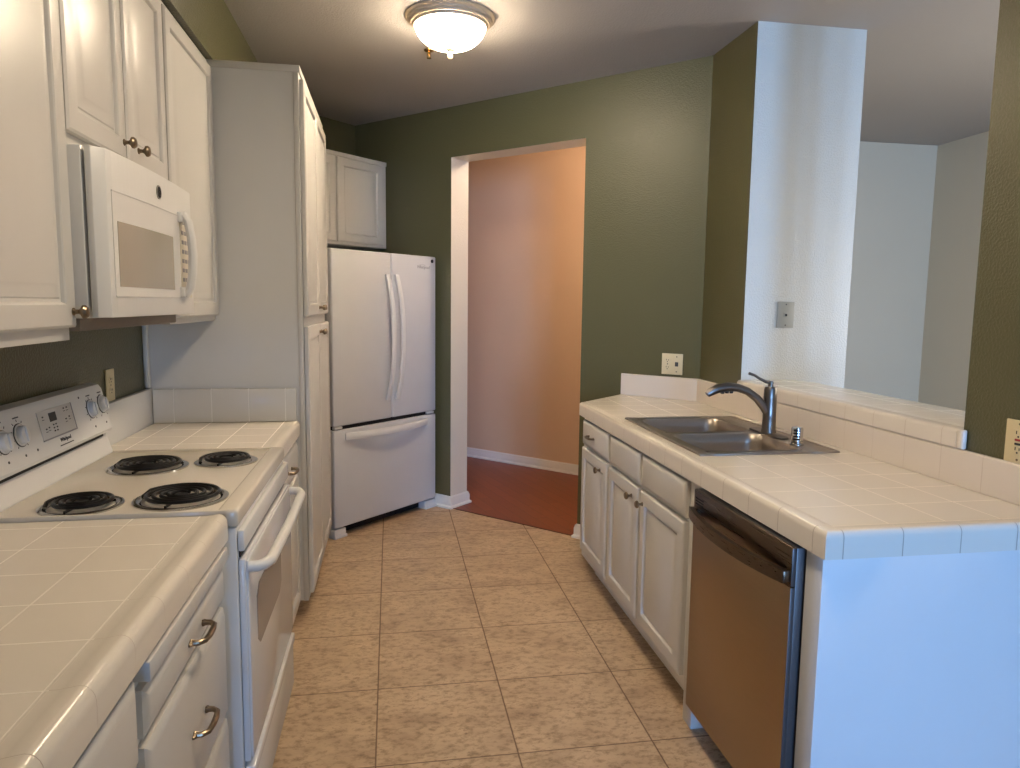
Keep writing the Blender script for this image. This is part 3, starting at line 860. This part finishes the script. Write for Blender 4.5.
# bar top above the low wall
t = thing('bar_top', 'raised white tiled bar ledge in the pass-through', 'countertop', (1.83, 2.5, 1.04))
b = new(); prism(b, [(1.70, 1.834), (1.985, 1.834), (1.985, 3.06), (1.93, 3.197), (1.70, 3.197)], 1.041, 1.100, .004); obj('tile_field', b, TB_TOP, t)
b = new()
pp = [(0, 1.041), (.042, 1.041), (.046, 1.045)]
for k in range(6):
    an = PI / 2 * k / 5; pp.append((.046 - .014 + .014 * math.cos(an), 1.100 - .014 + .014 * math.sin(an)))
pp += [(0, 1.100)]
moulding(b, [(1.705, 1.8345), (1.705, 3.197)], [(-o, z) for o, z in pp]); 
s = new(); bmesh.ops.create_cube(s, size=1)
for v in s.verts: v.co = Vector((1.6675 + v.co.x * .017, 1.822 + v.co.y * .028, 1.0705 + v.co.z * .059))
bmesh.ops.bevel(s, geom=list(s.edges), offset=.006, segments=3, profile=.5, affect='EDGES'); add(b, s)
obj('nosing', b, TB_NOSE, t)

# ------------------------------------------------------------------ sink
def rrect(x0, x1, y0, y1, r, n=6):
    P = []
    for cx, cyy, a0 in ((x1 - r, y1 - r, 0), (x0 + r, y1 - r, 90), (x0 + r, y0 + r, 180), (x1 - r, y0 + r, 270)):
        for k in range(n + 1):
            a = math.radians(a0 + 90 * k / n); P.append((cx + r * math.cos(a), cyy + r * math.sin(a)))
    return P
SX0, SX1, SY0, SY1, SZ = 1.066, 1.606, 2.296, 3.114, .936
t = thing('sink', 'double bowl stainless steel sink set in the right counter', 'sink', ((SX0 + SX1) / 2, (SY0 + SY1) / 2, .93))
bowls = [(1.112, 1.492, 2.728, 3.068), (1.112, 1.492, 2.342, 2.684)]
b = new()
def slab(x0, x1, y0, y1): box(b, x0, x1, y0, y1, .9312, SZ, .0015)
# deck plate: strips around the bowls (bowls' rims cover the inner corners)
slab(SX0, 1.114, SY0, SY1); slab(1.490, SX1, SY0, SY1)
slab(1.113, 1.491, SY0, 2.344); slab(1.113, 1.491, 2.682, 2.730); slab(1.113, 1.491, 3.066, SY1)
tube(b, [(SX0 + .004, SY0 + .004, SZ), (SX0 + .004, SY1 - .004, SZ), (SX1 - .004, SY1 - .004, SZ), (SX1 - .004, SY0 + .004, SZ), (SX0 + .004, SY0 + .004, SZ)], .0025, 6)
obj('deck', b, SINK, t)
for x0, x1, y0, y1 in bowls:
    b = new(); s = new(); rings = []
    for ins, z, r in ((-.010, SZ + .0012, .06), (-.003, SZ + .0016, .058), (.002, SZ - .002, .055), (.008, .90, .055), (.02, .775, .05), (.035, .757, .04), (.09, .752, .04)):
        rings.append([s.verts.new((p[0], p[1], z)) for p in rrect(x0 + ins, x1 - ins, y0 + ins, y1 - ins, r)])
    n = len(rings[0])
    for A, B in zip(rings, rings[1:]):
        for k in range(n): s.faces.new((A[k], A[(k + 1) % n], B[(k + 1) % n], B[k]))
    s.faces.new(rings[-1])
    # outside skin
    out = [s.verts.new((p[0], p[1], .931)) for p in rrect(x0 - .010, x1 + .010, y0 - .010, y1 + .010, .06)]
    bmesh.ops.recalc_face_normals(s, faces=s.faces)
    for v in out: s.verts.remove(v)
    bmesh.ops.reverse_faces(s, faces=s.faces) if s.faces[-1].normal.z < 0 else None
    add(b, s)
    w = obj('bowl', b, SINK, t, smooth=60)
    b = new(); m = Matrix.Translation(((x0 + x1) / 2, (y0 + y1) / 2, .7525))
    lathe(b, [(.045, 0), (.045, .002), (.038, .003), (.034, -.004), (.012, -.006), (.008, .002), (0, .003)], 28, m); obj('drain', b, CHROME, w)

# ------------------------------------------------------------------ faucet
FX, FY = 1.522, 2.648
t = thing('faucet', 'brushed metal pull out faucet standing behind the sink', 'faucet', (FX, FY, SZ))
b = new(); prism(b, rrect(FX - .028, FX + .028, FY - .125, FY + .125, .027), SZ + .001, SZ + .009, .003); obj('deck_plate', b, FAUCET, t)
b = new(); lathe(b, [(.031, .009), (.031, .014), (.0275, .024), (.0265, .075), (.027, .078), (.0265, .081), (.0255, .15), (.026, .153), (.0255, .156), (.025, .188), (.021, .196), (0, .198)], 32, Matrix.Translation((FX, FY, SZ))); obj('body', b, FAUCET, t)
b = new()
sp_ = [(FX + (x - FX) * .96, y, z) for x, y, z in ((FX - .010, FY, SZ + .085), (FX - .030, FY, SZ + .115), (FX - .062, FY, SZ + .150), (FX - .105, FY, SZ + .178), (FX - .150, FY, SZ + .193), (FX - .195, FY, SZ + .197), (FX - .240, FY, SZ + .190), (FX - .272, FY, SZ + .176), (FX - .285, FY, SZ + .166))]
tube(b, sp_, [.015, .0165, .0165, .016, .0165, .018, .0185, .0165, .012], 16, ref=(0, 1, 0)); spo = obj('spout', b, FAUCET, t, smooth=60)
b = new()
for k, (dx, dz) in enumerate(((-.171, .176), (-.190, .176), (-.209, .174))): lathe(b, [(0, -.006), (.007, -.005), (.0085, 0), (.007, .005), (0, .006)], 12, Matrix.Translation((FX + dx, FY, SZ + dz)))
obj('spray_buttons', b, BLACK, spo, 'black grip bumps under the spray head')
b = new(); lathe(b, [(.011, .197), (.0105, .206), (.012, .212), (.009, .220), (0, .221)], 20, Matrix.Translation((FX, FY, SZ)))
tube(b, [(FX + .004, FY, SZ + .213), (FX - .022, FY, SZ + .216), (FX - .050, FY, SZ + .229), (FX - .075, FY, SZ + .244), (FX - .098, FY, SZ + .251)], [.007, .0065, .0055, .0055, .0058], 10, ref=(0, 1, 0)); obj('lever', b, FAUCET, t)
# air gap
b = new(); AX, AY = 1.515, 2.43
lathe(b, [(.026, 0), (.026, .004), (.0215, .006), (.0215, .060), (.020, .066), (.013, .069), (0, .0695)], 28, Matrix.Translation((AX, AY, SZ + .0005)))
ag = obj('air_gap_cap', b, CHROME, None); tag(ag, 'small chrome air gap cylinder on the sink rim, right of the faucet', 'air gap')
b = new()
for k in range(4): box(b, -.012, .012, -.001, .0012, -.003, .003, 0, mat=Matrix.Translation((AX - .0125, AY - .018, SZ + .024 + k * .011)) @ Matrix.Rotation(math.radians(-38), 4, 'Z'))
obj('slots', b, BLACK, ag)

# ------------------------------------------------------------------ outlets and plates
OG = 'wall plates'
def plate(n, at, w, h, label, mat, name='outlet'):
    t = thing(name, label, 'outlet' if name == 'outlet' else 'wall plate', at, None)
    b = new(); m = frame(n, at); box(b, -w / 2, w / 2, -h / 2, h / 2, .0005, .006, .0022, mat=m); obj('plate', b, mat, t)
    return t, m
def screws(t, m, pts, mat=INK):
    for x, z in pts:
        b = new(); lathe(b, [(.0034, .005), (.0034, .0068), (0, .0074)], 12, m @ Matrix.Translation((x, z, 0))); obj('screw', b, mat, t)
def slots(par, m, x, z):
    b = new(); box(b, x - .0075, x - .0052, z - .001, z + .008, .0075, .0086, mat=m); box(b, x + .0052, x + .0075, z - .001, z + .0065, .0075, .0086, mat=m)
    lathe(b, [(.0026, .0075), (.0026, .0086), (0, .0086)], 12, m @ Matrix.Translation((x, z - .0075, 0))); obj('slots', b, BLACK, par)
def duplex(t, m, x):
    for z in (-.02, .02):
        b = new(); prism(b, rrect(x - .0165, x + .0165, z - .014, z + .014, .011), .005, .0078, mat=m); r = obj('receptacle', b, IVORY, t); slots(r, m, x, z)

t, m = plate((-1, -1, 0), uv(U0, -1.566) + Vector((0, 0, 1.128)), .124, .118, 'ivory double wall plate with outlet and switch on the green wall, behind the sink', IVORY)
duplex(t, m, -.027)
b = new(); box(b, .0175, .0365, -.012, .012, .005, .0072, .001, mat=m); box(b, .0235, .0305, -.004, .010, .006, .016, .002, mat=m); obj('switch', b, INK, t, 'dark toggle switch')
screws(t, m, [(-.027, 0), (.027, .042), (.027, -.042)])
t, m = plate(FXN, (1.6795, 1.636, 1.098), .086, .118, 'ivory outlet with red and black buttons at the right edge', IVORY)
b = new(); box(b, -.0175, .0175, -.034, .034, .005, .0078, .001, mat=m); r = obj('receptacle', b, IVORY, t)
slots(r, m, 0, .022); slots(r, m, 0, -.022)
b = new(); box(b, -.009, .009, .0025, .0085, .0075, .0098, .0006, mat=m); obj('reset_button', b, RED, t, 'red button')
b = new(); box(b, -.009, .009, -.0085, -.0025, .0075, .0098, .0006, mat=m); obj('test_button', b, BLACK, t, 'black button')
screws(t, m, [(0, .049), (0, -.049)], NICKEL)
t, m = plate(FXP, (WX + .0005, 2.805, 1.139), .076, .118, 'ivory outlet on the left wall beside the range', IVORY)
duplex(t, m, 0); screws(t, m, [(0, 0)], NICKEL)
t, m = plate((0, -1, 0), (1.894, 3.1995, 1.417), .088, .126, 'grey beige phone jack plate on the white wall end', PLATEG, 'jack_plate')
b = new(); box(b, -.012, .012, -.012, .012, .005, .008, .001, mat=m); j = obj('jack', b, PLATEG, t)
b = new(); box(b, -.005, .006, -.007, .004, .0072, .0088, mat=m); obj('socket', b, BLACK, j)
screws(t, m, [(0, .05), (0, -.05)])

# ------------------------------------------------------------------ ceiling light and sprinkler
LX, LY = .281, 3.44
t = thing('ceiling_light', 'round flush ceiling light with a glowing frosted glass bowl', 'ceiling light', (LX, LY, CZ))
m = Matrix.Translation((LX, LY, 0))
b = new(); lathe(b, [(.150, CZ - .0005), (.207, CZ - .0005), (.208, CZ - .006), (.200, CZ - .013), (.195, CZ - .014), (.192, CZ - .022), (.184, CZ - .026), (.182, CZ - .034), (.173, CZ - .037), (.170, CZ - .045), (.163, CZ - .047), (.150, CZ - .045)], 64, m); obj('fixture_ring', b, FIXT, t, 'stepped painted metal ring')
b = new(); P = []
for k in range(13):
    a = PI / 2 * k / 12; P.append(((.161 * math.cos(a) ** .85) if k < 12 else 0, CZ - .046 - .094 * math.sin(a) ** 1.15))
lathe(b, P, 64, m); obj('glass_bowl', b, GLOW, t, smooth=60)
b = new(); z = CZ - .138
lathe(b, [(0, z), (.020, z - .001), (.021, z - .007), (.009, z - .013), (.008, z - .022), (.0125, z - .028), (.0125, z - .038), (.007, z - .046), (0, z - .047)], 24, m); obj('finial', b, FIXT, t)
m = Matrix.Translation((.207, 3.885, CZ)) @ Matrix.Scale(.8, 4)
t = thing('fire_sprinkler', 'small brass fire sprinkler on the ceiling behind the light', 'sprinkler', (.207, 3.885, CZ))
b = new(); lathe(b, [(.0, -.0005), (.034, -.0005), (.032, -.006), (.014, -.010), (0, -.010)], 28, m); obj('escutcheon', b, BRASS, t)
b = new(); lathe(b, [(.009, -.008), (.009, -.022), (.006, -.026), (.004, -.040), (0, -.040)], 16, m)
for s_ in (-1, 1): tube(b, [(.008 * s_, 0, -.02), (.013 * s_, 0, -.03), (.010 * s_, 0, -.044), (.002 * s_, 0, -.05)], .0022, 8, m, ref=(0, 1, 0))
lathe(b, [(0, -.050), (.015, -.050), (.015, -.052), (0, -.052)], 20, m); obj('spray_head', b, BRASS, t)
